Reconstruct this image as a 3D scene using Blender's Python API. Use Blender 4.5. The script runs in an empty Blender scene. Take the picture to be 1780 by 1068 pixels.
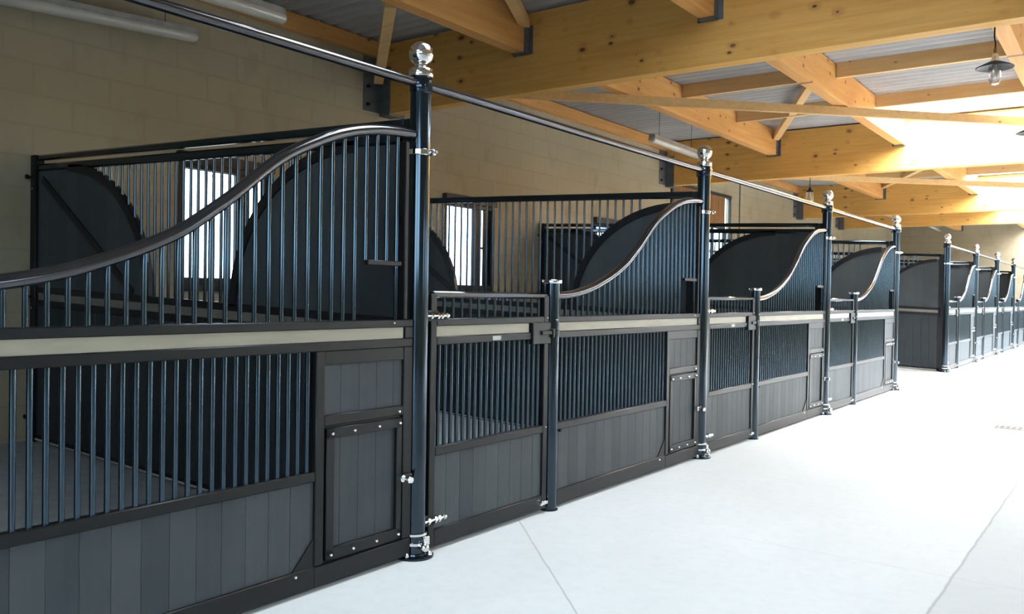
import bpy, bmesh, math, random
from mathutils import Vector, Matrix
random.seed(7)
C = bpy.context.scene.collection
PI = math.pi
SLOPE = 0.0338           # stall floors fall gently towards the aisle
WALL = -4.03             # inner face of the block wall

# ------------------------------------------------------------------ materials
def new_mat(name):
    m = bpy.data.materials.new(name); m.use_nodes = True
    nt = m.node_tree
    return m, nt, nt.nodes['Principled BSDF']
def N(nt, kind, **kw):
    n = nt.nodes.new(kind)
    for k, v in kw.items(): setattr(n, k, v)
    return n
def L(nt, a, b): nt.links.new(a, b)
def ramp(nt, fac, stops):
    r = N(nt, 'ShaderNodeValToRGB')
    e = r.color_ramp.elements
    while len(e) > len(stops): e.remove(e[-1])
    while len(e) < len(stops): e.new(0.5)
    for el, (p, c) in zip(e, stops):
        el.position = p; el.color = (c[0], c[1], c[2], 1)
    L(nt, fac, r.inputs[0]); return r.outputs[0]
def bump(nt, b, h, strength, dist=0.01):
    n = N(nt, 'ShaderNodeBump'); n.inputs['Strength'].default_value = strength; n.inputs['Distance'].default_value = dist
    L(nt, h, n.inputs['Height']); L(nt, n.outputs[0], b.inputs['Normal'])
def coords(nt, scale=(1, 1, 1), kind='Object'):
    t = N(nt, 'ShaderNodeTexCoord'); m = N(nt, 'ShaderNodeMapping')
    m.inputs['Scale'].default_value = scale; L(nt, t.outputs[kind], m.inputs[0]); return m.outputs[0]
def noise(nt, vec, scale, detail=4, rough=0.55):
    n = N(nt, 'ShaderNodeTexNoise'); n.inputs['Scale'].default_value = scale
    n.inputs['Detail'].default_value = detail; n.inputs['Roughness'].default_value = rough
    L(nt, vec, n.inputs['Vector']); return n.outputs['Fac']
def mix(nt, fac, a, b, mode='MIX'):
    m = N(nt, 'ShaderNodeMix', data_type='RGBA', blend_type=mode)
    for s, v in ((0, fac), (6, a), (7, b)):
        if isinstance(v, (int, float)): m.inputs[s].default_value = v
        elif isinstance(v, tuple): m.inputs[s].default_value = (*v, 1)
        else: L(nt, v, m.inputs[s])
    return m.outputs[2]
def math_(nt, op, a, b=None):
    m = N(nt, 'ShaderNodeMath', operation=op)
    for i, v in enumerate((a, b)):
        if v is None: continue
        if isinstance(v, (int, float)): m.inputs[i].default_value = v
        else: L(nt, v, m.inputs[i])
    return m.outputs[0]

def mat_paint(name, col, rough=0.33, coat=0.0, var=0.15):
    m, nt, b = new_mat(name)
    n = noise(nt, coords(nt, kind='Object'), 9, 3)
    c = ramp(nt, n, [(0.3, [x*(1-var) for x in col]), (0.7, [x*(1+var) for x in col])])
    L(nt, c, b.inputs['Base Color'])
    b.inputs['Roughness'].default_value = rough
    b.inputs['Specular IOR Level'].default_value = 0.30 if max(col) < 0.03 else 0.5
    b.inputs['Coat Weight'].default_value = coat
    b.inputs['Coat Roughness'].default_value = 0.1
    if coat > 0.9: b.inputs['Coat IOR'].default_value = 1.75
    return m
def mat_lacquer(name, col):
    m, nt, b = new_mat(name)
    b.inputs['Base Color'].default_value = (*col, 1)
    b.inputs['Metallic'].default_value = 0.9; b.inputs['Roughness'].default_value = 0.11
    return m
def mat_chrome():
    m, nt, b = new_mat('chrome')
    b.inputs['Base Color'].default_value = (0.78, 0.77, 0.76, 1)
    b.inputs['Metallic'].default_value = 1; b.inputs['Roughness'].default_value = 0.07
    return m
def mat_plank(name, dark, light, axis, pitch, offset=0.0):
    # vertical composite boards: each board its own tone, fine streaks along the board
    m, nt, b = new_mat(name)
    t = N(nt, 'ShaderNodeTexCoord'); s = N(nt, 'ShaderNodeSeparateXYZ'); L(nt, t.outputs['Object'], s.inputs[0])
    a = s.outputs[axis]
    f = math_(nt, 'FLOOR', math_(nt, 'DIVIDE', math_(nt, 'ADD', a, offset), pitch))
    w = N(nt, 'ShaderNodeTexWhiteNoise', noise_dimensions='1D'); L(nt, f, w.inputs['W'])
    st = noise(nt, coords(nt, (30, 30, 1.2)), 1.0, 5, 0.65)
    bl = noise(nt, coords(nt), 6, 4)
    k = math_(nt, 'ADD', math_(nt, 'MULTIPLY', w.outputs['Value'], 0.35),
              math_(nt, 'ADD', math_(nt, 'MULTIPLY', st, 0.3), math_(nt, 'MULTIPLY', bl, 0.35)))
    L(nt, ramp(nt, k, [(0.25, dark), (0.75, light)]), b.inputs['Base Color'])
    b.inputs['Roughness'].default_value = 0.55
    b.inputs['Specular IOR Level'].default_value = 0.28
    bump(nt, b, st, 0.25, 0.004)
    return m
def mat_wood(name, grain_axis, base=(0.62, 0.325, 0.075), light=(0.78, 0.46, 0.14), knots=1.0):
    m, nt, b = new_mat(name)
    sc = [9.0, 9.0, 9.0]; sc[grain_axis] = 0.55
    g = noise(nt, coords(nt, tuple(sc)), 2.2, 6, 0.6)
    col = ramp(nt, g, [(0.3, base), (0.7, light)])
    # laminations: long lamellas each with a faint own tone
    lam = noise(nt, coords(nt, tuple([0.35 if i == grain_axis else 1.0 for i in range(3)])), 3.0, 2)
    col = mix(nt, math_(nt, 'MULTIPLY', lam, 0.35), col, (0.52, 0.30, 0.085))
    if knots:
        thick = 1 if grain_axis == 0 else 0
        ks = [9.5, 9.5, 9.5]; ks[grain_axis] = 6.0; ks[thick] = 0.0
        v = N(nt, 'ShaderNodeTexVoronoi', feature='F1'); v.inputs['Scale'].default_value = 1.0; v.inputs['Randomness'].default_value = 1.0
        L(nt, coords(nt, tuple(ks)), v.inputs['Vector'])
        pick = N(nt, 'ShaderNodeSeparateColor'); L(nt, v.outputs['Color'], pick.inputs[0])
        size = math_(nt, 'MULTIPLY', math_(nt, 'SUBTRACT', pick.outputs[0], 0.15), 0.27 * knots)
        inside = math_(nt, 'SUBTRACT', size, v.outputs['Distance'])
        fac = ramp(nt, inside, [(0.0, (0, 0, 0)), (0.025, (1, 1, 1))])
        col = mix(nt, fac, col, (0.10, 0.042, 0.015))
        halo = math_(nt, 'SUBTRACT', math_(nt, 'MULTIPLY', size, 2.3), v.outputs['Distance'])
        hf = ramp(nt, halo, [(0.0, (0, 0, 0)), (0.2, (0.35, 0.35, 0.35))])
        col = mix(nt, hf, col, (0.34, 0.16, 0.05))
    L(nt, col, b.inputs['Base Color'])
    b.inputs['Roughness'].default_value = 0.6
    b.inputs['Specular IOR Level'].default_value = 0.3
    return m
def mat_block_wall():
    m, nt, b = new_mat('beige_block_wall')
    t = N(nt, 'ShaderNodeTexCoord'); s = N(nt, 'ShaderNodeSeparateXYZ'); L(nt, t.outputs['Object'], s.inputs[0])
    cx = N(nt, 'ShaderNodeCombineXYZ')
    wv = math_(nt, 'MULTIPLY', noise(nt, coords(nt), 3, 3), 0.03)
    L(nt, math_(nt, 'ADD', math_(nt, 'ADD', s.outputs[0], s.outputs[1]), wv), cx.inputs[0]); L(nt, math_(nt, 'ADD', s.outputs[2], 0.07), cx.inputs[1])
    br = N(nt, 'ShaderNodeTexBrick'); L(nt, cx.outputs[0], br.inputs['Vector'])
    br.inputs['Scale'].default_value = 1; br.inputs['Brick Width'].default_value = 0.62; br.inputs['Row Height'].default_value = 0.242
    br.inputs['Mortar Size'].default_value = 0.020; br.inputs['Mortar Smooth'].default_value = 1.0
    br.inputs['Color1'].default_value = (0.365, 0.32, 0.225, 1); br.inputs['Color2'].default_value = (0.385, 0.335, 0.24, 1)
    br.inputs['Mortar'].default_value = (0.335, 0.29, 0.20, 1)
    n = noise(nt, coords(nt), 1.3, 5, 0.6)
    c = mix(nt, ramp(nt, n, [(0.3, (0, 0, 0)), (0.75, (0.5, 0.5, 0.5))]), br.outputs['Color'], (0.32, 0.27, 0.18))
    st = noise(nt, coords(nt, (1, 1.6, 0.9)), 2.1, 3, 0.5)
    c = mix(nt, ramp(nt, st, [(0.56, (0, 0, 0)), (0.70, (0.45, 0.45, 0.45))]), c, (0.27, 0.225, 0.14))
    L(nt, c, b.inputs['Base Color']); b.inputs['Roughness'].default_value = 0.9
    b.inputs['Specular IOR Level'].default_value = 0.2
    bump(nt, b, noise(nt, coords(nt), 60, 3), 0.15, 0.004)
    return m
def mat_floor():
    m, nt, b = new_mat('smooth_concrete')
    n1 = noise(nt, coords(nt, (1, 0.6, 1)), 0.9, 6, 0.6)
    n2 = noise(nt, coords(nt), 14, 5, 0.6)
    col = ramp(nt, n1, [(0.25, (0.66, 0.66, 0.65)), (0.7, (0.76, 0.755, 0.74))])
    col = mix(nt, ramp(nt, n2, [(0.45, (0, 0, 0)), (0.8, (0.16, 0.16, 0.16))]), col, (0.45, 0.44, 0.42))
    t = N(nt, 'ShaderNodeTexCoord'); s = N(nt, 'ShaderNodeSeparateXYZ'); L(nt, t.outputs['Object'], s.inputs[0])
    x, y = s.outputs[0], s.outputs[1]
    wob = math_(nt, 'MULTIPLY', math_(nt, 'SUBTRACT', noise(nt, coords(nt), 4, 4), 0.5), 0.02)
    def line(d, w, dark, gate=None):
        nonlocal col
        dd = math_(nt, 'ABSOLUTE', math_(nt, 'ADD', d, wob))
        f = ramp(nt, dd, [(0.0, (dark, dark, dark)), (w, (0, 0, 0))])
        if gate is not None: f = math_(nt, 'MULTIPLY', f, gate)
        col = mix(nt, f, col, (0.2, 0.2, 0.2))
    aisle = math_(nt, 'GREATER_THAN', x, 0.0)
    # the bay joint beside the drain and the joints across the aisle
    line(math_(nt, 'SUBTRACT', x, 2.25), 0.010, 0.6)
    line(math_(nt, 'SUBTRACT', y, 1.38), 0.008, 0.18, math_(nt, 'GREATER_THAN', x, 1.1))
    line(math_(nt, 'SUBTRACT', y, 12.0), 0.008, 0.18)
    # a fine crack running off diagonally from the stall fronts
    d = math_(nt, 'MULTIPLY', math_(nt, 'SUBTRACT', math_(nt, 'ADD', x, y), 0.91), 0.707)
    line(d, 0.007, 0.5, math_(nt, 'MULTIPLY', aisle, math_(nt, 'LESS_THAN', x, 2.2)))
    # the newer pour right of the joint is a touch greyer
    col = mix(nt, math_(nt, 'MULTIPLY', math_(nt, 'GREATER_THAN', math_(nt, 'ADD', x, wob), 2.25), 0.3), col, (0.38, 0.39, 0.40))
    L(nt, col, b.inputs['Base Color'])
    r = ramp(nt, n1, [(0.3, (0.62,)*3), (0.7, (0.8,)*3)]); L(nt, r, b.inputs['Roughness'])
    b.inputs['Specular IOR Level'].default_value = 0.22
    bump(nt, b, n2, 0.08, 0.003)
    return m
def mat_sheet():
    m, nt, b = new_mat('fibre_cement_sheet')
    n = noise(nt, coords(nt, (0.5, 3, 1)), 3, 5, 0.6)
    col = ramp(nt, n, [(0.3, (0.33, 0.325, 0.32)), (0.7, (0.42, 0.41, 0.40))])
    sp = noise(nt, coords(nt, (0.8, 16, 1)), 2.2, 2)
    col = mix(nt, ramp(nt, sp, [(0.72, (0, 0, 0)), (0.78, (0.7, 0.7, 0.7))]), col, (0.8, 0.78, 0.74))
    L(nt, col, b.inputs['Base Color']); b.inputs['Roughness'].default_value = 0.85
    return m
def mat_skylight():
    m, nt, b = new_mat('translucent_roof_sheet')
    nt.nodes.remove(b); out = nt.nodes['Material Output']
    tr = N(nt, 'ShaderNodeBsdfTransparent'); tl = N(nt, 'ShaderNodeBsdfTranslucent')
    tr.inputs[0].default_value = (0.95, 0.97, 1, 1); tl.inputs[0].default_value = (0.95, 0.95, 0.93, 1)
    mx = N(nt, 'ShaderNodeMixShader'); mx.inputs[0].default_value = 0.25
    L(nt, tr.outputs[0], mx.inputs[1]); L(nt, tl.outputs[0], mx.inputs[2]); L(nt, mx.outputs[0], out.inputs[0])
    return m
def mat_glass(name='clear_glass', tint=(1, 1, 1), gloss=0.08):
    m, nt, b = new_mat(name)
    nt.nodes.remove(b); out = nt.nodes['Material Output']
    tr = N(nt, 'ShaderNodeBsdfTransparent'); gl = N(nt, 'ShaderNodeBsdfGlossy')
    tr.inputs[0].default_value = (*tint, 1); gl.inputs['Roughness'].default_value = 0.03
    fr = N(nt, 'ShaderNodeLayerWeight'); fr.inputs['Blend'].default_value = 0.35
    f = math_(nt, 'ADD', math_(nt, 'MULTIPLY', fr.outputs['Facing'], 0.35), gloss)
    mx = N(nt, 'ShaderNodeMixShader'); L(nt, f, mx.inputs[0])
    L(nt, tr.outputs[0], mx.inputs[1]); L(nt, gl.outputs[0], mx.inputs[2]); L(nt, mx.outputs[0], out.inputs[0])
    return m
def mat_oak():
    m, nt, b = new_mat('pale_board')
    n = noise(nt, coords(nt, (2, 2, 14)), 2, 5)
    L(nt, ramp(nt, n, [(0.3, (0.27, 0.24, 0.18)), (0.7, (0.33, 0.295, 0.22))]), b.inputs['Base Color'])
    b.inputs['Roughness'].default_value = 0.42
    return m

M = {
 'paint': mat_paint('charcoal_painted_steel', (0.0060, 0.0060, 0.0068), 0.36, 0.0),
 'bar': mat_lacquer('blue_black_lacquered_tube', (0.044, 0.060, 0.076)), 'rod': mat_lacquer('blue_black_lacquered_rod', (0.055, 0.082, 0.105)), 'rail': mat_lacquer('polished_dark_rail', (0.095, 0.095, 0.105)),
 'black': mat_paint('satin_black_steel', (0.008, 0.008, 0.010), 0.45, 0.0),
 'galv': mat_paint('dull_grey_steel', (0.10, 0.11, 0.12), 0.5, 0.0, 0.25),
 'frame': mat_paint('dark_window_frame', (0.022, 0.022, 0.026), 0.5),
 'plate': mat_paint('pale_label_plate', (0.36, 0.35, 0.33), 0.4),
 'chrome': mat_chrome(),
 'plank': mat_plank('grey_composite_boards', (0.032, 0.040, 0.046), (0.058, 0.067, 0.071), 1, 0.1145, 0.12),
 'plank_x': mat_plank('dark_composite_boards', (0.030, 0.036, 0.040), (0.055, 0.064, 0.068), 0, 0.14),
 'plank_low': mat_plank('shaded_composite_boards', (0.016, 0.020, 0.024), (0.032, 0.038, 0.043), 0, 0.14),  # dark boards again, with the shade low in the stalls put into the colour
 'dim': mat_paint('shaded_beige_board', (0.13, 0.12, 0.10), 0.4),  # the pale board again, its colour darkened for the dimness inside the stalls
 'glulam': mat_wood('glulam_spruce', 0),
 'purlin': mat_wood('sawn_spruce', 1, (0.52, 0.235, 0.065), (0.66, 0.35, 0.12), 0.75),
 'batten': mat_wood('pale_spruce_batten', 0, (0.58, 0.37, 0.16), (0.70, 0.48, 0.24), 0.55),
 'brown': mat_wood('brown_stained_wood', 2, (0.13, 0.055, 0.025), (0.20, 0.09, 0.04), 0),
 'wall': mat_block_wall(), 'floor': mat_floor(), 'sheet': mat_sheet(), 'sky': mat_skylight(),
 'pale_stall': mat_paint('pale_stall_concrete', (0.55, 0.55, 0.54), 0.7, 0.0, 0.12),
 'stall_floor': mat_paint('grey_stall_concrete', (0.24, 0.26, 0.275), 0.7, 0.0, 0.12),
 'glass': mat_glass(),
 'oak': mat_oak(),
 'diffuser': mat_paint('milky_lamp_cover', (0.52, 0.50, 0.46), 0.22, 0.3, 0.05),
 'cord': mat_paint('black_cord', (0.012, 0.012, 0.012), 0.6),
}

# ------------------------------------------------------------------ mesh helpers
def add_box(bm, x0, x1, y0, y1, z0, z1, ch=0.0):
    t = bmesh.new()
    bmesh.ops.create_cube(t, size=1)
    for v in t.verts:
        v.co = Vector(((x0+x1)/2 + v.co.x*(x1-x0), (y0+y1)/2 + v.co.y*(y1-y0), (z0+z1)/2 + v.co.z*(z1-z0)))
    if ch > 0: bmesh.ops.bevel(t, geom=list(t.edges), offset=ch, segments=1, affect='EDGES')
    merge(bm, t)
def merge(bm, t, smooth=False):
    mp = {v: bm.verts.new(v.co) for v in t.verts}
    for f in t.faces:
        nf = bm.faces.new([mp[v] for v in f.verts]); nf.smooth = smooth or f.smooth
    t.free()
def frame_of(d):
    d = d.normalized(); a = Vector((0, 0, 1)) if abs(d.z) < 0.9 else Vector((1, 0, 0))
    u = d.cross(a).normalized(); return u, d.cross(u).normalized()
def add_tube(bm, pts, r, seg=12, cap=True):
    pts = [Vector(p) for p in pts]; rings = []
    u = None
    for i, p in enumerate(pts):
        d = (pts[min(i+1, len(pts)-1)] - pts[max(i-1, 0)]).normalized()
        if u is None: u, w = frame_of(d)
        else:
            u = (u - d*u.dot(d)).normalized(); w = d.cross(u)
        rr = r[i] if isinstance(r, (list, tuple)) else r
        rings.append([bm.verts.new(p + (u*math.cos(2*PI*k/seg) + w*math.sin(2*PI*k/seg))*rr) for k in range(seg)])
    for a, b in zip(rings, rings[1:]):
        for k in range(seg):
            f = bm.faces.new((a[k], a[(k+1) % seg], b[(k+1) % seg], b[k])); f.smooth = True
    if cap:
        bm.faces.new(rings[0][::-1]); bm.faces.new(rings[-1])
def add_lathe(bm, prof, cx=0, cy=0, cz=0, seg=24, axis='Z'):
    # prof: list of (radius, height); closed where radius 0
    rings = []
    for r, h in prof:
        ring = []
        for k in range(seg if r > 1e-6 else 1):
            a = 2*PI*k/seg; p = (r*math.cos(a), r*math.sin(a), h)
            if axis == 'Y': p = (p[0], p[2], p[1])
            if axis == 'X': p = (p[2], p[0], p[1])
            ring.append(bm.verts.new((cx+p[0], cy+p[1], cz+p[2])))
        rings.append(ring)
    for a, b in zip(rings, rings[1:]):
        for k in range(seg):
            A0, A1 = a[k % len(a)], a[(k+1) % len(a)]; B0, B1 = b[k % len(b)], b[(k+1) % len(b)]
            vs = []
            for v in (A0, A1, B1, B0):
                if v not in vs: vs.append(v)
            if len(vs) > 2:
                f = bm.faces.new(vs); f.smooth = True
def add_prism_xz(bm, pts, y0, y1):
    a = [bm.verts.new((x, y0, z)) for x, z in pts]; b = [bm.verts.new((x, y1, z)) for x, z in pts]
    n = len(pts)
    bm.faces.new(a); bm.faces.new(b[::-1])
    for i in range(n): bm.faces.new((a[i], b[i], b[(i+1) % n], a[(i+1) % n]))
def slope(bm):
    for v in bm.verts: v.co.z += -SLOPE*min(v.co.x, 0)
def mesh_of(bm, name, mat):
    bmesh.ops.recalc_face_normals(bm, faces=list(bm.faces))
    me = bpy.data.meshes.new(name); bm.to_mesh(me); bm.free(); me.materials.append(M[mat])
    # smooth shading only on round faces, edges marked sharp by angle
    for e in me.edges: pass
    return me
def obj(name, bm, mat, parent=None, loc=None):
    me = mesh_of(bm, name, mat) if not isinstance(bm, bpy.types.Mesh) else bm
    try: me.set_sharp_from_angle(angle=0.7)
    except Exception: pass
    o = bpy.data.objects.new(name, me); C.objects.link(o)
    if parent is not None: o.parent = parent
    if loc is not None: o.location = loc
    return o
def tag(o, label, cat, group=None):
    o['label'] = label; o['category'] = cat
    if group: o['group'] = group
    return o
def thing(name, label, cat, loc=(0, 0, 0), group=None):
    o = bpy.data.objects.new(name, None); C.objects.link(o); o.location = loc
    o.empty_display_size = 0.1
    return tag(o, label, cat, group)
def struct(name, bm, mat):
    o = obj(name, bm, mat); o['kind'] = 'structure'; return o
KIDS = {}
def kids(o):
    return [c for c in bpy.data.objects if c.parent == o]
def dup(root, loc, label):
    r = root.copy(); C.objects.link(r); r.location = loc; r['label'] = label
    for ch in kids(root):
        c = ch.copy(); C.objects.link(c); c.parent = r
        for g in kids(ch):
            d = g.copy(); C.objects.link(d); d.parent = c
    return r
B = bmesh.new
def box(name, x0, x1, y0, y1, z0, z1, mat, parent=None, ch=0.003, sl=False):
    bm = B(); add_box(bm, x0, x1, y0, y1, z0, z1, ch)
    if sl: slope(bm)
    return obj(name, bm, mat, parent)
def bolt(parent, x, y, z, r=0.009, axis='X', mat='chrome', name='bolt', d=0.012):
    bm = B(); add_lathe(bm, [(0, 0), (r, 0), (r, d*0.5), (r*0.7, d), (0, d)], x, y, z, 10, axis)
    return obj(name, bm, mat, parent)

# ------------------------------------------------------------------ the setting
Y0, Y1, XR, CEIL = -8.0, 29.3, 9.0, 4.12
PASS0, PASS1 = 10.56, 14.64
def wall_with_holes(name, axis, at, thick, a0, a1, z0, z1, holes, mat='wall'):
    bm = B()
    hs = sorted(holes); cur = a0
    def put(p, q, r, s):
        if q - p < 1e-4 or s - r < 1e-4: return
        if axis == 'x': add_box(bm, at, at+thick, p, q, r, s)
        else: add_box(bm, p, q, at, at+thick, r, s)
    for h0, h1, b, t in hs:
        put(cur, h0, z0, z1); put(h0, h1, z0, b); put(h0, h1, t, z1); cur = h1
    put(cur, a1, z0, z1)
    return struct(name, bm, mat)
WINS = [(1.25, 2.23), (4.89, 5.87), (8.52, 9.50)]
WIN_Z = (1.42, 2.46)
WINS_FAR = [(16.0, 16.98), (19.6, 20.58), (23.2, 24.18), (26.8, 27.78)]
holes = [(a, b, *WIN_Z) for a, b in WINS + WINS_FAR] + [(11.25, 14.05, 0.0, 3.42)]
wall_with_holes('wall_left', 'x', WALL-0.09, 0.09, Y0, Y1, -0.05, CEIL+0.1, holes)
wall_with_holes('wall_far', 'y', Y1, 0.2, WALL-0.2, XR+0.2, -0.05, CEIL+0.1, [(0.6, 6.6, 0, 3.2)])
wall_with_holes('wall_back', 'y', Y0-0.2, 0.2, WALL-0.2, XR+0.2, -0.05, CEIL+0.1, [(-0.3, 3.0, 0, 3.4), (3.6, 8.6, 1.7, 4.0)])  # wide second opening is added, unseen, to light the beam faces
wall_with_holes('wall_right', 'x', XR, 0.2, Y0, Y1, -0.05, CEIL+0.1,
                [(1.2, 2.2, 1.4, 2.5), (4.9, 5.9, 1.4, 2.5), (8.5, 9.5, 1.4, 2.5), (12, 14, 0, 3.0), (19, 20, 1.4, 2.5), (23, 26, 0, 3.2)])
# aisle floor and the sloping stall floors
bm = B(); add_box(bm, WALL-1.2, XR+3, Y0-3, Y1+3, -0.1, 0.0); struct('floor', bm, 'floor')
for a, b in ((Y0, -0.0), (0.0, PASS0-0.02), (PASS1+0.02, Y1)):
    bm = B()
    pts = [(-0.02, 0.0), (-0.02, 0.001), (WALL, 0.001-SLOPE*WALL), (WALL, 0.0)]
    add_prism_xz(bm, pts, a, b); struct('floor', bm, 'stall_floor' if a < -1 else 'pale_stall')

# roof: corrugated sheets resting on the purlins, with clear sheets over the aisle
SKY = [(-5.6, -3.85), (0.1, 1.7), (9.25, 10.9), (16.85, 18.2), (20.1, 21.85), (27.5, 29.1)]  # second one is unseen, placed to light the near bay and rail
SX = (-0.03, 3.85)
PER = 0.1775; STEP = PER/8
def corr(y): return CEIL + 0.028 + 0.026*math.cos(2*PI*y/PER)
def sheet_mesh(x0, x1, y0, y1):
    bm = B(); n = max(2, int(round((y1-y0)/STEP)))
    rows = []
    for i in range(n+1):
        y = y0 + (y1-y0)*i/n
        rows.append([bm.verts.new((x, y, corr(y)+dz)) for x, dz in ((x0, 0), (x1, 0), (x1, 0.008), (x0, 0.008))])
    for a, b in zip(rows, rows[1:]):
        for k in range(4):
            f = bm.faces.new((a[k], b[k], b[(k+1) % 4], a[(k+1) % 4])); f.smooth = True
    return bm
struct('ceiling', sheet_mesh(WALL-0.3, SX[0], Y0-0.3, Y1+0.3), 'sheet')
SX_FILL = (4.6, 7.2); SKY_FILL = [(6.0, 10.8), (11.6, 18.0), (18.8, 21.7), (22.6, 29.0)]  # added row of unseen rooflights, brightening floor, walls and beams
struct('ceiling', sheet_mesh(SX[1], SX_FILL[0], Y0-0.3, Y1+0.3), 'sheet')
struct('ceiling', sheet_mesh(SX_FILL[1], XR+0.3, Y0-0.3, Y1+0.3), 'sheet')
cur = Y0-0.3
for i, (a, b) in enumerate(SKY_FILL + [(Y1+0.3, None)]):
    struct('ceiling', sheet_mesh(SX_FILL[0], SX_FILL[1], cur, a), 'sheet')
    if b is None: break
    struct('window_%d' % (40+i), sheet_mesh(SX_FILL[0], SX_FILL[1], a, b), 'sky'); cur = b  # pane of the added row, out of view
cur = Y0-0.3
n_sky = 0
for a, b in SKY + [(Y1+0.3, None)]:
    struct('ceiling', sheet_mesh(SX[0], SX[1], cur, a), 'sheet')
    if b is None: break
    n_sky += 1
    xr = SX[1] if n_sky > 2 else 1.86
    struct('window_%d' % (20+n_sky), sheet_mesh(SX[0], xr, a, b), 'sky')
    if xr < SX[1]: struct('ceiling', sheet_mesh(xr, SX[1], a, b), 'sheet')
    cur = b

# wall windows: dark frame, casement swung half open, box above
def window(i, a, b):
    z0, z1 = WIN_Z
    bm = B(); f = 0.025
    add_box(bm, WALL-0.07, WALL+0.03, a-0.02, a+f, z0-0.02, z1); add_box(bm, WALL-0.07, WALL+0.03, b-f, b+0.02, z0-0.02, z1)
    add_box(bm, WALL-0.07, WALL+0.03, a, b, z0-0.04, z0+f); add_box(bm, WALL-0.07, WALL+0.03, a, b, z1-f, z1+0.02)
    add_box(bm, WALL-0.06, WALL+0.01, a+0.62, a+0.66, z0, z1)
    add_box(bm, WALL-0.02, WALL+0.07, a-0.03, b+0.03, z1+0.02, z1+0.115, 0.004)
    add_box(bm, WALL-0.02, WALL+0.05, a-0.02, b+0.02, z0-0.10, z0-0.04, 0.004)
    o = struct('window_%d' % i, bm, 'frame')
    g = box('pane', WALL-0.055, WALL-0.05, a+f, a+0.62, z0+f, z1-f, 'glass', o, 0)
    # the second light carries a dark louvred insert
    bm = B()
    for p, q in ((0.655, 0.775), (0.815, 0.875), (0.905, 0.96)): add_box(bm, WALL-0.03, WALL-0.018, a+p, a+q, z0+f, z1-f, 0.002)
    add_box(bm, WALL-0.034, WALL-0.012, a+0.655, a+0.96, z0+0.5, z0+0.53)
    obj('louvre_slats', bm, 'black', o)
    return o
for i, (a, b) in enumerate(WINS + WINS_FAR): window(i+1, a, b)

# timber door onto the yard in the cross passage
bm = B()
add_box(bm, WALL-0.07, WALL+0.025, 11.22, 11.30, 0, 3.42); add_box(bm, WALL-0.03, WALL+0.015, 14.04, 14.08, 0, 3.42)
add_box(bm, WALL-0.07, WALL+0.025, 11.22, 14.08, 3.40, 3.46)
o = struct('door_1', bm, 'frame')
bm = B()
yy = 11.30
while yy < 13.72:
    add_box(bm, WALL-0.02, WALL+0.02, yy, min(yy+0.138, 13.74), 2.80, 3.40, 0.004); add_box(bm, WALL-0.02, WALL+0.02, yy, min(yy+0.138, 13.74), 0.05, 1.35, 0.004)
    yy += 0.14
obj('door_boards', bm, 'brown', o)
bm = B()
for z in (1.35, 1.84, 2.26, 2.76): add_box(bm, WALL-0.02, WALL+0.03, 11.30, 13.74, z-0.02, z+0.03)
for y in (11.30, 11.90, 12.50, 13.10, 13.70): add_box(bm, WALL-0.02, WALL+0.03, y, y+0.045, 1.35, 2.80)
obj('muntins', bm, 'frame', o)
box('pane', WALL-0.004, WALL, 11.30, 13.74, 1.36, 2.79, 'glass', o, 0)
box('door_handle', WALL-0.03, WALL+0.03, 13.62, 13.66, 0.95, 1.20, 'black', o)
# opposite reveal of the far passage wall line
bm = B(); add_tube(bm, [(WALL+0.015, 14.56, 0.02), (WALL+0.015, 14.56, 4.1)], 0.012, 8)
tag(obj('conduit_pipe', bm, 'galv'), 'thin vertical conduit pipe fixed on the wall beside the brown door', 'pipe')

# ------------------------------------------------------------------ roof timbers
BEAMS = [-3.6, 3.75, 11.0, 18.35, 22.0]
beam_word = {3.75: ('huge glued timber beam crossing the top of the picture, nearest the camera', ),
             11.0: ('second glued timber beam back, over the second tall post from the left', ),
             18.35: ('third glued timber beam back, above the cross passage', ),
             22.0: ('farthest glued timber beam, in front of the pale end wall', ),
             -3.6: ('glued timber beam above and behind the camera', )}
for Y in BEAMS:
    if Y < 0: continue
    t = thing('roof_beam', beam_word[Y][0], 'beam', (WALL+0.02, Y, 3.33), 'glued roof beams')
    ox, oy, oz = t.location
    def put(name, mat, x0, x1, y0, y1, z0, z1, ch=0.004):
        bm = B(); add_box(bm, x0-ox, x1-ox, y0-oy, y1-oy, z0-oz, z1-oz, ch); return obj(name, bm, mat, t)
    put('timber', 'glulam', WALL+0.02, XR, Y, Y+0.16, 3.34, 4.115)
    put('wall_shoe', 'galv', WALL+0.005, WALL+0.17, Y-0.012, Y+0.172, 3.315, 3.86)
    put('wall_plate', 'galv', WALL, WALL+0.012, Y-0.26, Y+0.40, 3.35, 4.0)
    for z in (3.42, 3.62, 3.82):
        bm = B(); add_lathe(bm, [(0, 0.03), (0.02, 0.03), (0.02, 0.0), (0, 0)], WALL+0.012-ox, Y-0.2-oy, z-oz, 8, 'X'); obj('bolt', bm, 'black', t)
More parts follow.
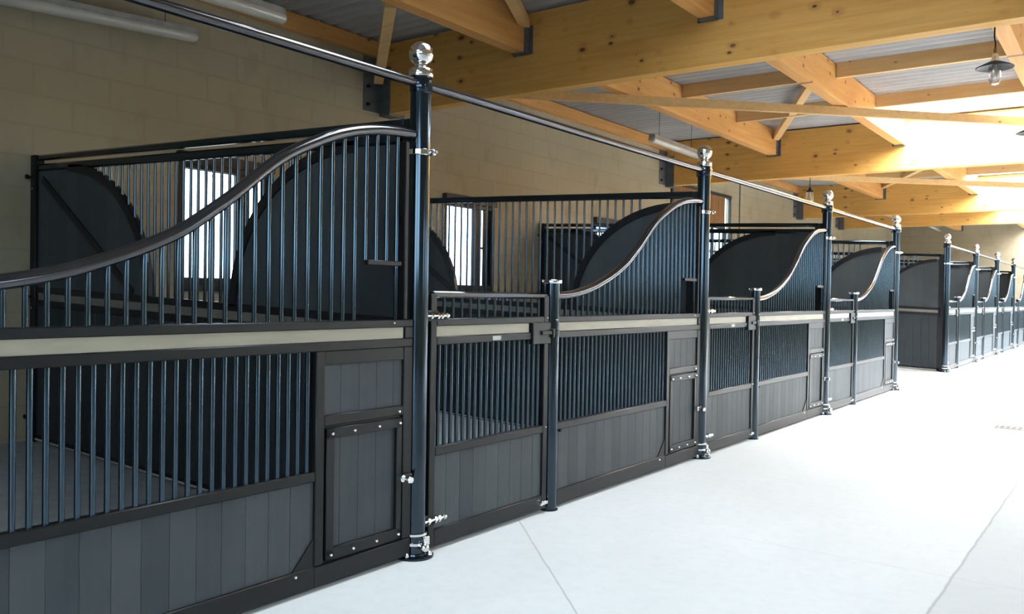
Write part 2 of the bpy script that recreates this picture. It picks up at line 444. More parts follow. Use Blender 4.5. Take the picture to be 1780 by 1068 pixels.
# purlins between the beams, in steel hangers
PX = [(-2.05, 'over the stalls'), (-0.08, 'over the stall fronts'), (1.93, 'over the aisle by the pendant lamps'), (3.9, 'over the far side of the aisle')]
spans = [(-3.44, 3.75), (3.91, 11.0), (11.16, 18.35), (18.51, 22.0), (22.16, 29.3)]
sp_word = ['before the first beam', 'between the first and second beams', 'between the second and third beams', 'between the third and fourth beams', 'beyond the fourth beam']
for si, (a, b) in enumerate(spans):
    for x, w in PX:
        t = thing('purlin', 'deep timber purlin %s, %s' % (w, sp_word[si]), 'beam', (x, (a+b)/2, 3.72), 'purlins under the roof sheets')
        bm = B(); add_box(bm, -0.07, 0.07, (a-b)/2+0.003, (b-a)/2-0.003, 0.0, 0.398, 0.004); obj('timber', bm, 'purlin', t)
        for s in (-1, 1):
            ye = s*(b-a)/2
            bm = B()
            for xs in (-1, 1): add_box(bm, xs*0.071-0.003, xs*0.071+0.003, min(ye, ye-s*0.09), max(ye, ye-s*0.09), -0.01, 0.25)
            add_box(bm, -0.074, 0.074, min(ye, ye-s*0.09), max(ye, ye-s*0.09), -0.012, -0.004)
            for xs in (-1, 1): add_box(bm, xs*0.095-0.022, xs*0.095+0.022, min(ye, ye-s*0.005), max(ye, ye-s*0.005), -0.01, 0.27)
            obj('joist_hanger', bm, 'galv', t)
    t = obj('wall_purlin', B(), 'purlin')
    bm = B(); add_box(bm, WALL+0.002, WALL+0.09, a, b, 3.955, 4.118, 0.003)
    me = mesh_of(bm, 'wall_purlin', 'purlin'); t.data = me
    tag(t, 'shallow timber purlin on the wall top, %s' % sp_word[si], 'beam', 'wall purlins')
# cross pieces between purlins
def cross(x0, x1, Y, label, z0=3.955, z1=4.115):
    bm = B(); add_box(bm, x0+0.075, x1-0.075, Y, Y+0.06, z0, z1, 0.003)
    tag(obj('roof_batten', bm, 'batten'), label, 'timber', 'cross battens between the purlins')
xs = [WALL+0.02] + [p[0] for p in PX]
row = {7.25: 'behind the nearest beam, mid-bay', 9.14: 'just before the second beam', 14.6: 'over the cross passage', 16.74: 'just before the third beam', 25.7: 'beyond the fourth beam', 0.2: 'in the nearest bay'}
col = ['from the wall to the stall purlin', 'over the stalls', 'over the stall fronts and aisle', 'over the aisle']
for Y, w in row.items():
    for k in range(4):
        if k == 0: continue
        cross(xs[k], xs[k+1], Y, 'timber cross batten %s, %s' % (col[k], w), 3.955, 4.168 if Y in (9.14, 16.74) else 4.13)
# flat diagonal bracing
def brace(p, q, label, w=0.06, h=0.10, name='wind_brace'):
    p, q = Vector(p), Vector(q); d = (q-p).normalized(); s = d.cross(Vector((0, 0, 1))).normalized()*w/2
    up = Vector((0, 0, h)); bm = B()
    vs = [bm.verts.new(v) for v in (p-s, p+s, p+s+up, p-s+up, q-s, q+s, q+s+up, q-s+up)]
    for f in ((0, 1, 2, 3), (4, 7, 6, 5), (0, 4, 5, 1), (1, 5, 6, 2), (2, 6, 7, 3), (3, 7, 4, 0)): bm.faces.new([vs[i] for i in f])
    tag(obj(name, bm, 'batten'), label, 'timber', 'roof braces')
zb = 3.60
brace((-1.97, 3.66, 3.95), (-0.16, -0.1, 3.98), 'short pale brace at the top edge, leaving the nearest beam above the chrome ball', 0.10, 0.08)
brace((-3.75, 3.95, zb), (3.04, 10.9, zb), 'long slender diagonal brace running right from under the nearest beam')
brace((-3.85, 11.72, zb), (2.75, 18.2, zb), 'long slender diagonal brace running right from under the second beam')
brace((-3.85, 3.55, 3.62), (-2.17, 2.0, 3.72), 'short pale brace rising from the wall shoe of the nearest beam', 0.10, 0.08)
brace((-1.97, 10.86, 3.95), (-0.16, 7.1, 3.98), 'short pale brace rising right from the second beam between two purlins', 0.10, 0.08)
brace((-1.97, 18.2, 3.95), (-0.16, 14.7, 3.98), 'short pale brace rising right from the third beam between two purlins', 0.10, 0.08)

# ------------------------------------------------------------------ stall furniture
# local frame of every piece: the tall post at the origin, the aisle at +X, depth of the building along +Y
FX = 0.022   # half thickness of the frames
S_CURVE = [(-2.219, 1.335), (-2.12, 1.338), (-1.985, 1.352), (-1.80, 1.388), (-1.66, 1.430), (-1.50, 1.488), (-1.34, 1.562), (-1.22, 1.64), (-1.11, 1.718),
           (-1.00, 1.806), (-0.90, 1.882), (-0.80, 1.942), (-0.70, 1.990), (-0.58, 2.042), (-0.45, 2.083), (-0.33, 2.108), (-0.20, 2.123), (-0.058, 2.130)]
def s_z(y):
    for (a, za), (b, zb_) in zip(S_CURVE, S_CURVE[1:]):
        if a <= y <= b: return za+(zb_-za)*(y-a)/(b-a)
    return S_CURVE[0][1] if y < S_CURVE[0][0] else S_CURVE[-1][1]
def smooth_curve(pts, n=4):
    out = []
    for i in range(len(pts)-1):
        p0, p1, p2, p3 = pts[max(i-1, 0)], pts[i], pts[i+1], pts[min(i+2, len(pts)-1)]
        for k in range(n):
            t = k/n
            out.append(tuple(0.5*((2*p1[j]) + (-p0[j]+p2[j])*t + (2*p0[j]-5*p1[j]+4*p2[j]-p3[j])*t*t + (-p0[j]+3*p1[j]-3*p2[j]+p3[j])*t**3) for j in range(2)))
    out.append(tuple(pts[-1])); return out
def vbar(parent, y, z0, z1, r=0.0095, x=0.0, name='bar'):
    bm = B(); add_tube(bm, [(x, y, z0), (x, y, z1)], r, 12, False); return obj(name, bm, 'rod', parent)
def plank_row(bm, a0, a1, z0, z1, pitch, off, axis, t=0.018):
    # boards side by side with fine grooves
    k = math.floor((a0+off)/pitch); p = a0
    while p < a1-1e-4:
        q = min(a1, (k+1)*pitch-off)
        if q - p > 0.004:
            if axis == 'y': add_box(bm, -t/2, t/2, p+0.0004, q-0.0004, z0, z1, 0.0013)
            else: add_box(bm, p+0.0004, q-0.0004, -t/2, t/2, z0, z1, 0.0013)
        p = q; k += 1

def make_front_panel(label):
    t = thing('stall_front_panel', label, 'stall panel', (0, 0, 0), 'curved stall front panels')
    a0 = -2.218
    bm = B(); add_tube(bm, [(0, y, z) for y, z in smooth_curve(S_CURVE)], 0.027, 18); obj('curved_top_rail', bm, 'rail', t)
    box('upper_rail', -FX, FX, a0, -0.055, 1.168, 1.206, 'paint', t, 0.004)
    box('infill_board', -0.012, 0.014, a0, -0.118, 1.113, 1.168, 'oak', t, 0.001)
    box('middle_rail', -FX, FX, a0, -0.055, 1.070, 1.113, 'paint', t, 0.004)
    box('rail_end_plate', -FX, FX, -0.112, -0.055, 1.113, 1.168, 'paint', t, 0.002)
    box('stile', -FX, FX, -0.118, -0.055, 0.115, 1.070, 'paint', t, 0.003)
    box('upper_stile', -0.016, 0.016, -0.118, -0.092, 1.206, 2.085, 'paint', t, 0.003)
    box('mullion', -FX, FX, -0.678, -0.628, 0.115, 1.070, 'paint', t, 0.003)
    box('lower_rail', -FX, FX, a0, -0.678, 0.494, 0.540, 'paint', t, 0.004)
    box('bottom_rail', -FX, FX, a0, -0.678, 0.022, 0.116, 'paint', t, 0.004)
    box('sill_rail', -FX, FX, -0.678, -0.055, 0.022, 0.112, 'paint', t, 0.004)
    bm = B(); plank_row(bm, a0, -0.678, 0.10, 0.50, 0.1145, 0.12, 'y'); obj('plank_panel', bm, 'plank', t)
    bm = B(); plank_row(bm, -0.628, -0.118, 0.772, 1.015, 0.1145, 0.065, 'y'); obj('upper_plank_panel', bm, 'plank', t)
    box('panel_head', -FX+0.003, FX-0.003, -0.628, -0.118, 1.008, 1.070, 'paint', t, 0.002)
    box('panel_sill', -FX, FX, -0.628, -0.118, 0.735, 0.782, 'paint', t, 0.003)
    # corner gusset at the foot of the boards
    bm = B()
    a = [bm.verts.new((0.016, y, z)) for y, z in ((-0.678, 0.24), (-0.80, 0.112), (-0.678, 0.112))]
    b_ = [bm.verts.new((-0.016, y, z)) for y, z in ((-0.678, 0.24), (-0.80, 0.112), (-0.678, 0.112))]
    bm.faces.new(a); bm.faces.new(b_[::-1])
    for i in range(3): bm.faces.new((a[i], b_[i], b_[(i+1) % 3], a[(i+1) % 3]))
    obj('gusset', bm, 'paint', t)
    bolt(t, FX, -0.79, 0.098, 0.008); bolt(t, FX, -0.155, 0.755, 0.008); bolt(t, FX, -0.20, 1.19, 0.006)
    # feeding hatch
    bm = B()
    add_box(bm, -0.012, 0.026, -0.617, -0.570, 0.125, 0.722, 0.002); add_box(bm, -0.012, 0.026, -0.166, -0.130, 0.125, 0.722, 0.002)
    add_box(bm, -0.012, 0.026, -0.617, -0.130, 0.125, 0.178, 0.002); add_box(bm, -0.012, 0.026, -0.617, -0.130, 0.676, 0.722, 0.002)
    h = obj('feed_hatch', bm, 'paint', t)
    bm = B(); plank_row(bm, -0.575, -0.160, 0.17, 0.685, 0.1145, 0.065, 'y', 0.016); obj('hatch_boards', bm, 'plank', h)
    for y, z in ((-0.590, 0.698), (-0.455, 0.698), (-0.295, 0.698), (-0.152, 0.698), (-0.592, 0.150), (-0.455, 0.150), (-0.305, 0.150), (-0.155, 0.150)):
        bolt(h, 0.026, y, z, 0.0085)
    bm = B(); add_lathe(bm, [(0.0, 0.085), (0.014, 0.084), (0.018, 0.076), (0.015, 0.066), (0.0085, 0.058), (0.0085, 0.03), (0.017, 0.028), (0.017, 0.0), (0, 0)], 0.024, -0.145, 0.425, 14, 'X')
    obj('latch_knob', bm, 'chrome', h)
    bm = B(); add_box(bm, 0.022, 0.05, -0.135, -0.075, 0.408, 0.442, 0.004); obj('latch_body', bm, 'black', h)
    box('hatch_gap_shade', -0.006, 0.004, -0.628, -0.118, 0.112, 0.735, 'black', t, 0)  # black sheet in place of the shade in the gap round the hatch
    # bars
    y = -0.163; k = 0
    while y > a0+0.02:
        z0 = 1.204
        if -0.36 < y < -0.145 and k > 0: z0 = 1.49
        if k <= 3 and k > 0: z0 = 1.49
        vbar(t, y, z0, s_z(y)-0.015); y -= 0.0697; k += 1
    vbar(t, -0.163, 1.20, 1.46)
    box('feed_opening_rail', -0.012, 0.014, -0.365, -0.135, 1.468, 1.492, 'paint', t, 0.003)
    y = -0.712
    while y > a0+0.02:
        vbar(t, y, 0.538, 1.072, 0.0105); y -= 0.0535
    return t

def make_door(label):
    t = thing('stall_door', label, 'stall door', (0, 0, 0), 'low barred stall doors')
    y0, y1 = 0.078, 1.172
    bm = B(); add_box(bm, -0.02, 0.02, y0+0.02, y1-0.012, 1.314, 1.350, 0.009); obj('top_rail', bm, 'rail', t)
    box('hinge_stile', -FX, FX, y0, y0+0.048, 0.025, 1.335, 'paint', t, 0.004)
    box('lock_stile', -FX, FX, y1-0.05, y1, 0.025, 1.335, 'paint', t, 0.004)
    box('upper_rail', -FX, FX, y0+0.048, y1-0.05, 1.168, 1.206, 'paint', t, 0.004)
    box('infill_board', -0.012, 0.014, y0+0.048, 0.968, 1.113, 1.168, 'oak', t, 0.001)
    box('middle_rail', -FX, FX, y0+0.048, y1-0.05, 1.070, 1.113, 'paint', t, 0.004)
    box('lower_rail', -FX, FX, y0+0.048, y1-0.05, 0.494, 0.540, 'paint', t, 0.004)
    box('bottom_rail', -FX, FX, y0+0.048, y1-0.05, 0.025, 0.112, 'paint', t, 0.004)
    bm = B(); plank_row(bm, y0+0.048, y1-0.05, 0.10, 0.50, 0.1145, 0.0, 'y'); obj('plank_panel', bm, 'plank', t)
    p = box('latch_plate', -0.028, 0.034, 0.985, y1+0.005, 1.040, 1.172, 'paint', t, 0.004)
    box('latch_bolt', 0.006, 0.045, 1.07, y1+0.02, 1.095, 1.120, 'paint', t, 0.003)
    p = box('label_plate', FX, FX+0.003, 0.60, 0.677, 1.079, 1.103, 'plate', t, 0.0)
    y = y0+0.125
    while y < y1-0.06:
        vbar(t, y, 1.204, 1.318, 0.008); y += 0.0735
    y = y0+0.088
    while y < y1-0.06:
        vbar(t, y, 0.538, 1.072, 0.0105); y += 0.051
    # hinges: threaded eye bolt with lock nuts, shiny
    for z in (1.222, 0.165):
        bm = B()
        add_tube(bm, [(0.026, y0-0.035, z), (0.026, y0+0.115, z)], 0.0085, 10)
        for yy_, rr in ((y0-0.012, 0.017), (y0+0.038, 0.018), (y0+0.066, 0.018)):
            add_lathe(bm, [(0, 0), (rr, 0), (rr, 0.015), (0, 0.015)], 0.026, yy_, z, 6, 'Y')
        add_lathe(bm, [(0, 0.02), (0.012, 0.016), (0.015, 0.006), (0.012, -0.004), (0, -0.008)], 0.026, y0+0.115, z, 12, 'Y')
        obj('hinge', bm, 'chrome', t)
        box('hinge_bracket', 0.0, 0.022, y0-0.03, y0+0.06, z-0.028, z+0.028, 'black', t, 0.003)
    bm = B(); add_lathe(bm, [(0, 0.03), (0.009, 0.028), (0.011, 0.0), (0, 0)], FX, y1-0.09, 0.066, 10, 'X'); add_box(bm, FX, FX+0.02, y1-0.07, y1-0.01, 0.055, 0.078, 0.003)
    obj('foot_bolt', bm, 'chrome', t)
    bolt(t, 0.02, y1-0.03, 0.53, 0.006); bolt(t, 0.02, y1-0.03, 1.198, 0.006)
    return t

def make_tall_post(label):
    t = thing('tall_post', label, 'post', (0, 0, 0), 'tall posts with chrome balls')
    bm = B(); add_tube(bm, [(0, 0, 0.006), (0, 0, 2.425)], 0.0535, 28); obj('pole', bm, 'bar', t)
    bm = B(); add_lathe(bm, [(0, 2.425), (0.060, 2.425), (0.0625, 2.432), (0.0625, 2.458), (0.057, 2.466), (0.040, 2.472), (0.031, 2.479), (0.031, 2.488), (0, 2.488)], seg=28)
    obj('finial_collar', bm, 'chrome', t)
    bm = B(); n = 14
    add_lathe(bm, [(0.0625*math.sin(PI*i/n), 2.543-0.0625*math.cos(PI*i/n)) for i in range(n+1)], seg=28); obj('finial_ball', bm, 'chrome', t)
    bm = B(); add_box(bm, -0.062, 0.060, -0.030, 0.030, 2.335, 2.43, 0.012)
    add_lathe(bm, [(0.0545, 2.345), (0.058, 2.35), (0.058, 2.41), (0.0545, 2.415)], seg=24); obj('rail_bracket', bm, 'bar', t)
    bolt(t, 0.058, 0.0, 2.395, 0.007)
    # clamp ring for the gate pin
    bm = B(); add_lathe(bm, [(0.0545, 2.030), (0.060, 2.034), (0.060, 2.058), (0.0545, 2.062)], seg=24)
    add_lathe(bm, [(0, 0.0), (0.016, 0.002), (0.019, 0.014), (0.016, 0.028), (0.008, 0.032), (0.008, 0.045), (0, 0.045)], 0.048, 0.022, 2.046, 12, 'X')
    obj('clamp_ring', bm, 'chrome', t)
    bm = B(); add_lathe(bm, [(0, 0.0), (0.098, 0.0), (0.098, 0.010), (0.090, 0.013), (0.062, 0.014), (0.060, 0.022), (0.0545, 0.024)], seg=28); obj('base_flange', bm, 'bar', t)
    bm = B(); add_lathe(bm, [(0.0545, 0.112), (0.064, 0.113), (0.064, 0.124), (0.0545, 0.127)], seg=24)
    add_lathe(bm, [(0.0545, 0.062), (0.064, 0.065), (0.064, 0.078), (0.0545, 0.080)], seg=24)
    add_box(bm, 0.04, 0.068, 0.0, 0.042, 0.060, 0.108, 0.004)
    obj('base_clamp', bm, 'chrome', t)
    bm = B(); add_lathe(bm, [(0, 0.052), (0.012, 0.05), (0.021, 0.042), (0.024, 0.030), (0.021, 0.018), (0.012, 0.008), (0.012, 0.0), (0, 0)], 0.055, -0.018, 0.062, 16, 'X'); obj('base_knob', bm, 'chrome', t)
    for y, x in ((0.075, 0.02), (-0.075, 0.02), (0.035, 0.075)):
        bm = B(); add_lathe(bm, [(0.0, 0.036), (0.008, 0.034), (0.011, 0.02), (0.011, 0.012), (0, 0.012)], x, y, 0, 8); obj('anchor_bolt', bm, 'chrome', t)
    # flat bar that receives the panel and partition
    box('flat_upright', -0.085, -0.045, -0.03, 0.03, 0.01, 2.22, 'black', t, 0.003)
    return t
def make_short_post(label):
    t = thing('short_post', label, 'post', (0, 0, 0), 'short door posts with flat chrome caps')
    bm = B(); add_tube(bm, [(0, 0, 0.006), (0, 0, 1.412)], 0.0475, 24); obj('pole', bm, 'bar', t)
    bm = B(); add_lathe(bm, [(0, 1.410), (0.060, 1.410), (0.063, 1.414), (0.063, 1.428), (0.059, 1.433), (0.0, 1.435)], seg=28); obj('cap', bm, 'chrome', t)
    box('keeper_strap', -0.02, 0.052, -0.056, -0.035, 1.075, 1.130, 'paint', t, 0.003)
    bm = B(); add_lathe(bm, [(0.0485, 1.085), (0.0505, 1.087), (0.0505, 1.122), (0.0485, 1.124)], seg=24); obj('strap_band', bm, 'paint', t)
    bolt(t, 0.044, -0.018, 1.185, 0.006)
    bm = B(); add_lathe(bm, [(0, 0.03), (0.010, 0.03), (0.012, 0.0), (0, 0)], 0.0, 0.085, 0.487, 10, 'X'); add_tube(bm, [(0.012, 0.04, 0.487), (0.012, 0.085, 0.487)], 0.006, 8)
    obj('stop_stud', bm, 'black', t)
    bm = B(); add_lathe(bm, [(0, 0.0), (0.058, 0.0), (0.058, 0.005), (0.0485, 0.007)], seg=24); obj('base_ring', bm, 'bar', t)
    return t

def make_partition(label, Y, ac):
    double = ac < -0.25     # every other partition carries a second rail under the top one
    wc = -3.47 if double else -3.72
    t = thing('stall_partition', label, 'partition', (0, Y, 0), 'partitions between stalls')
    xe = WALL+0.045; xf = -0.088
    def bx(name, x0, x1, y0, y1, z0, z1, mat, ch=0.003): return box(name, x0, x1, y0, y1, z0, z1, mat, t, ch, True)
    bx('top_rail', xe, xf, -0.024, 0.024, 2.176 if double else 2.165, 2.222, 'bar', 0.012)
    if double: bx('under_rail', xe, xf, -0.022, 0.022, 2.096, 2.152, 'bar', 0.012)
    bx('upper_rail', xe, xf, -0.022, 0.022, 1.160, 1.206, 'black', 0.004)
    bx('infill_board', xe+0.06, xf-0.04, -0.014, 0.014, 1.105, 1.160, 'dim', 0.001)
    bx('middle_rail', xe, xf, -0.022, 0.022, 1.055, 1.105, 'black', 0.004)
    bx('bottom_rail', xe, xf, -0.022, 0.022, 0.012, 0.062, 'paint', 0.004)
    bx('lit_floor_line', xe+0.05, xf-0.05, -0.030, 0.030, 0.022, 0.034, 'plate', 0.001)  # pale strip stands in for the bright line of light under the partition
    bx('end_post', xe-0.035, xe+0.045, -0.035, 0.035, 0.004, 2.222, 'black', 0.004)
    bx('front_upright', xf-0.045, xf, -0.022, 0.022, 0.004, 2.215, 'black', 0.003)
    bm = B(); plank_row(bm, xe+0.045, xf-0.045, 0.055, 1.060, 0.14, 0, 'x', 0.03); slope(bm); obj('lower_boards', bm, 'plank_low', t)
    # curved solid shields at both ends of the upper field
    RX, RZ, zc = 1.06, 0.93, 1.19
    for end in (0, 1):
        cx = ac if end == 0 else wc
        s = -1 if end == 0 else 1
        arc = [(cx+s*RX*math.cos(PI/2*i/22), zc+RZ*math.sin(PI/2*i/22)) for i in range(23)]
        edge = xf-0.04 if end == 0 else xe+0.04
        arc = [(x, z) for x, z in arc if (x <= edge if end == 0 else x >= edge)]
        bm = B()
        pts = arc + [(edge, arc[-1][1]), (edge, 1.20)]
        add_prism_xz(bm, pts, -0.010, 0.010); slope(bm); obj('curved_shield', bm, 'plank_x', t)
        bm = B()
        ring = []
        for i, (x, z) in enumerate(arc):
            nx, nz = (x-cx)/RX, (z-zc)/RZ; ln = math.hypot(nx, nz) or 1; nx, nz = nx/ln, nz/ln
            ring.append([bm.verts.new(v) for v in ((x+nx*0.012, -0.022, z+nz*0.012), (x+nx*0.012, 0.022, z+nz*0.012), (x-nx*0.048, 0.022, z-nz*0.048), (x-nx*0.048, -0.022, z-nz*0.048))])
        for a, b in zip(ring, ring[1:]):
            for k in range(4): bm.faces.new((a[k], b[k], b[(k+1) % 4], a[(k+1) % 4]))
        bm.faces.new(ring[0]); bm.faces.new(ring[-1][::-1])
        slope(bm); obj('shield_rim', bm, 'black', t)
    bm = B()
    a = Vector((xe+0.12, 0, 2.03)); b = Vector((-2.60, 0, 1.22))
    d = (b-a).normalized(); n_ = Vector((-d.z, 0, d.x))*0.028
    add_prism_xz(bm, [((a+n_).x, (a+n_).z), ((b+n_).x, (b+n_).z), ((b-n_).x, (b-n_).z), ((a-n_).x, (a-n_).z)], -0.020, -0.010)
    slope(bm); obj('diagonal_strap', bm, 'black', t)
    def arc_z(x):
        z = 1.206
        if x > ac-RX: z = max(z, zc+RZ*math.sqrt(max(0, 1-((min(x, ac)-ac)/RX)**2)))
        if x < wc+RX: z = max(z, zc+RZ*math.sqrt(max(0, 1-((max(x, wc)-wc)/RX)**2)))
        return z
    x = -0.35
    while x > -3.6:
        z = arc_z(x)
        if z < 2.07:
            bm = B(); add_tube(bm, [(x, 0, z), (x, 0, 2.105 if double else 2.17)], 0.010, 10, False); slope(bm); obj('bar', bm, 'bar', t)
        x -= 0.0805
    for z in (2.05, 1.13, 0.2):
        bm = B(); add_lathe(bm, [(0, -0.085), (0.018, -0.085), (0.018, -0.065), (0.008, -0.064), (0.008, -0.03), (0, -0.03)], xe, 0, z-SLOPE*xe, 10, 'Y'); obj('wall_bolt', bm, 'black', t)
        bm = B(); add_lathe(bm, [(0, 0), (0.009, 0), (0.009, 0.01), (0, 0.01)], xe+0.02, -0.047, z-0.09-SLOPE*xe, 10, 'Y'); obj('bolt', bm, 'chrome', t)
    return t

NEAR = [0.0, 3.5, 7.0, 10.5]; FAR = [14.7, 18.2, 21.7, 25.2, 28.7]
order = ['nearest', 'second', 'third', 'fourth']
# tall posts
lab_post = {0.0: 'tall round black post with big chrome ball, nearest the camera, left of centre',
 3.5: 'tall black ball-topped post, second from the left, right of the picture centre',
 7.0: 'tall black ball-topped post, third from the left, under the hanging glass lantern',
 10.5: 'tall black ball-topped post, fourth from the left, at the near corner of the cross passage',
 14.7: 'tall black ball-topped post at the far corner of the cross passage, starting the far row',
 18.2: 'tall black ball-topped post, second in the far row beyond the passage',
 21.7: 'tall black ball-topped post, third in the far row beyond the passage',
 25.2: 'tall black ball-topped post, fourth in the far row beyond the passage',
 28.7: 'tall black ball-topped post against the end wall, last of the far row'}
p0 = make_tall_post(lab_post[0.0]); dup(p0, (0, -3.5, 0), 'tall black ball-topped post just outside the left picture edge')
for Y in NEAR[1:] + FAR: dup(p0, (0, Y, 0), lab_post[Y])
# short posts and doors
lab_short = {0.0: 'short black post with flat chrome cap, nearest, at the picture centre',
 3.5: 'short black chrome-capped post between the second and third tall posts',
 7.0: 'short black chrome-capped post between the third and fourth tall posts',
 14.7: 'short chrome-capped post in the far row, first beyond the passage',
 18.2: 'short chrome-capped post in the far row, second beyond the passage',
 21.7: 'short chrome-capped post in the far row, third beyond the passage',
 25.2: 'short chrome-capped post in the far row, fourth and last'}
lab_door = {0.0: 'low barred black stall door right of the nearest tall post, with pale strip and grey boards',
 3.5: 'low barred stall door just right of the second tall post',
 7.0: 'low barred stall door just right of the third tall post',
 14.7: 'low stall door at the passage corner, first in the far row',
 18.2: 'low stall door in the far row, second beyond the passage',
 21.7: 'low stall door in the far row, third beyond the passage',
 25.2: 'low stall door in the far row, fourth and last'}
sp0 = make_short_post(lab_short[0.0]); sp0.location = (0, 1.232, 0)
d0 = make_door(lab_door[0.0])
dup(sp0, (0, -3.5+1.232, 0), 'short chrome-capped post just outside the left picture edge'); dup(d0, (0, -3.5, 0), 'low barred stall door just outside the left picture edge')
for Y in [3.5, 7.0, 14.7, 18.2, 21.7, 25.2]:
    dup(sp0, (0, Y+1.232, 0), lab_short[Y]); dup(d0, (0, Y, 0), lab_door[Y])
# fixed front panels, left of each tall post
lab_panel = {0.0: 'big black stall front at left with sweeping curved rail, bars and bolted feed hatch',
 3.5: 'curved-topped barred stall front left of the second tall post',
 7.0: 'curved-topped barred stall front left of the third tall post',
 10.5: 'curved-topped stall front ending at the near corner of the passage',
 18.2: 'curved-topped stall front in the far row, first beyond the passage',
 21.7: 'curved-topped stall front in the far row, second beyond the passage',
 25.2: 'curved-topped stall front in the far row, third beyond the passage',
 28.7: 'curved-topped stall front against the end wall, at the right picture edge'}
f0 = make_front_panel(lab_panel[0.0])
for Y in [3.5, 7.0, 10.5, 18.2, 21.7, 25.2, 28.7]: dup(f0, (0, Y, 0), lab_panel[Y])
# top rails from post to post
segs = [(-3.5, 0.0, 'round black overhead rail from the top left edge to the nearest tall post'),
 (0.0, 3.5, 'round black overhead rail between the first and second tall posts'),
 (3.5, 7.0, 'round black overhead rail between the second and third tall posts'),
 (7.0, 10.5, 'round black overhead rail between the third and fourth tall posts'),
 (14.7, 18.2, 'overhead rail between the first two tall posts of the far row'),
 (18.2, 21.7, 'overhead rail between the second and third tall posts of the far row'),
 (21.7, 25.2, 'overhead rail between the third and fourth tall posts of the far row'),
 (25.2, 28.7, 'overhead rail from the fourth far-row post to the end wall')]
for a, b, l in segs:
    bm = B(); add_tube(bm, [(0, 0.035, 0), (0, b-a-0.035, 0)], 0.0235, 18)
    tag(obj('overhead_rail', bm, 'rail', None, (0, a, 2.392)), l, 'rail', 'overhead rails between the tall posts')
# partitions
parts = [(-3.5, -0.20, 'dark partition of the leftmost stall, outside the left picture edge'),
 (0.0, -0.45, 'dark partition running back from the nearest tall post to the block wall'),
 (3.5, -0.20, 'dark partition running back from the second tall post, seen past the nearest one'),
 (7.0, -0.60, 'dark partition running back from the third tall post'),
 (10.5, -0.12, 'dark partition running back from the fourth tall post, beside the passage'),
 (14.7, -0.10, 'plain blue-black partition facing the cross passage, seen right of the fourth tall post'),
 (18.2, -0.30, 'dark partition behind the second tall post of the far row'),
 (21.7, -0.30, 'dark partition behind the third tall post of the far row'),
 (25.2, -0.30, 'dark partition behind the fourth tall post of the far row')]
for Y, ac, l in parts: make_partition(l, Y, ac)

# ------------------------------------------------------------------ lamps
def tube_lamp(x, ya, yb, za, zb_, label):
    t = thing('tube_lamp', label, 'lamp', (x, (ya+yb)/2, (za+zb_)/2), 'hanging tube lamps')
    o = Vector(t.location); a = Vector((x, ya, za))-o; b = Vector((x, yb, zb_))-o; d = (b-a).normalized()
    bm = B()
    pts = [a, a+d*0.01, a+d*0.03, b-d*0.03, b-d*0.01, b]
    add_tube(bm, pts, [0.035, 0.052, 0.060, 0.060, 0.052, 0.035], 18); 
    for v in bm.verts: 
        c = a + d*((v.co-a).dot(d)); v.co.z = c.z + (v.co.z-c.z)*0.8
    obj('diffuser', bm, 'diffuser', t)
    bm = B(); pts = [a+d*0.02+Vector((0, 0, 0.030)), b-d*0.02+Vector((0, 0, 0.030))]
    u = Vector((1, 0, 0))*0.052; w = Vector((0, 0, 0.045))
    vs = [bm.verts.new(v) for v in (pts[0]-u, pts[0]+u, pts[0]+u*0.8+w, pts[0]-u*0.8+w, pts[1]-u, pts[1]+u, pts[1]+u*0.8+w, pts[1]-u*0.8+w)]
    for f in ((0, 1, 2, 3), (4, 7, 6, 5), (0, 4, 5, 1), (1, 5, 6, 2), (2, 6, 7, 3), (3, 7, 4, 0)): bm.faces.new([vs[i] for i in f])
    obj('housing', bm, 'plate', t)
    for k in (0.15, 0.82):
        p = a.lerp(b, k); bm = B(); add_tube(bm, [(p.x, p.y, p.z+0.04), (p.x, p.y, CEIL+0.0-o.z)], 0.0035, 6); obj('hanging_wire', bm, 'cord', t)
tube_lamp(-3.75, -0.42, 1.22, 3.42, 3.53, 'milky tube lamp hanging close to the wall in the top left corner')
tube_lamp(-2.60, -0.40, 1.24, 3.47, 3.50, 'milky tube lamp above the black overhead rail, top left')
tube_lamp(-2.60, 7.62, 9.23, 3.53, 3.51, 'milky tube lamp just left of the second chrome ball')
tube_lamp(-2.60, 20.35, 21.9, 3.66, 3.62, 'small distant tube lamp left of the fourth chrome ball')
tube_lamp(-2.60, 27.3, 28.9, 3.76, 3.72, 'small distant tube lamp before the end wall')

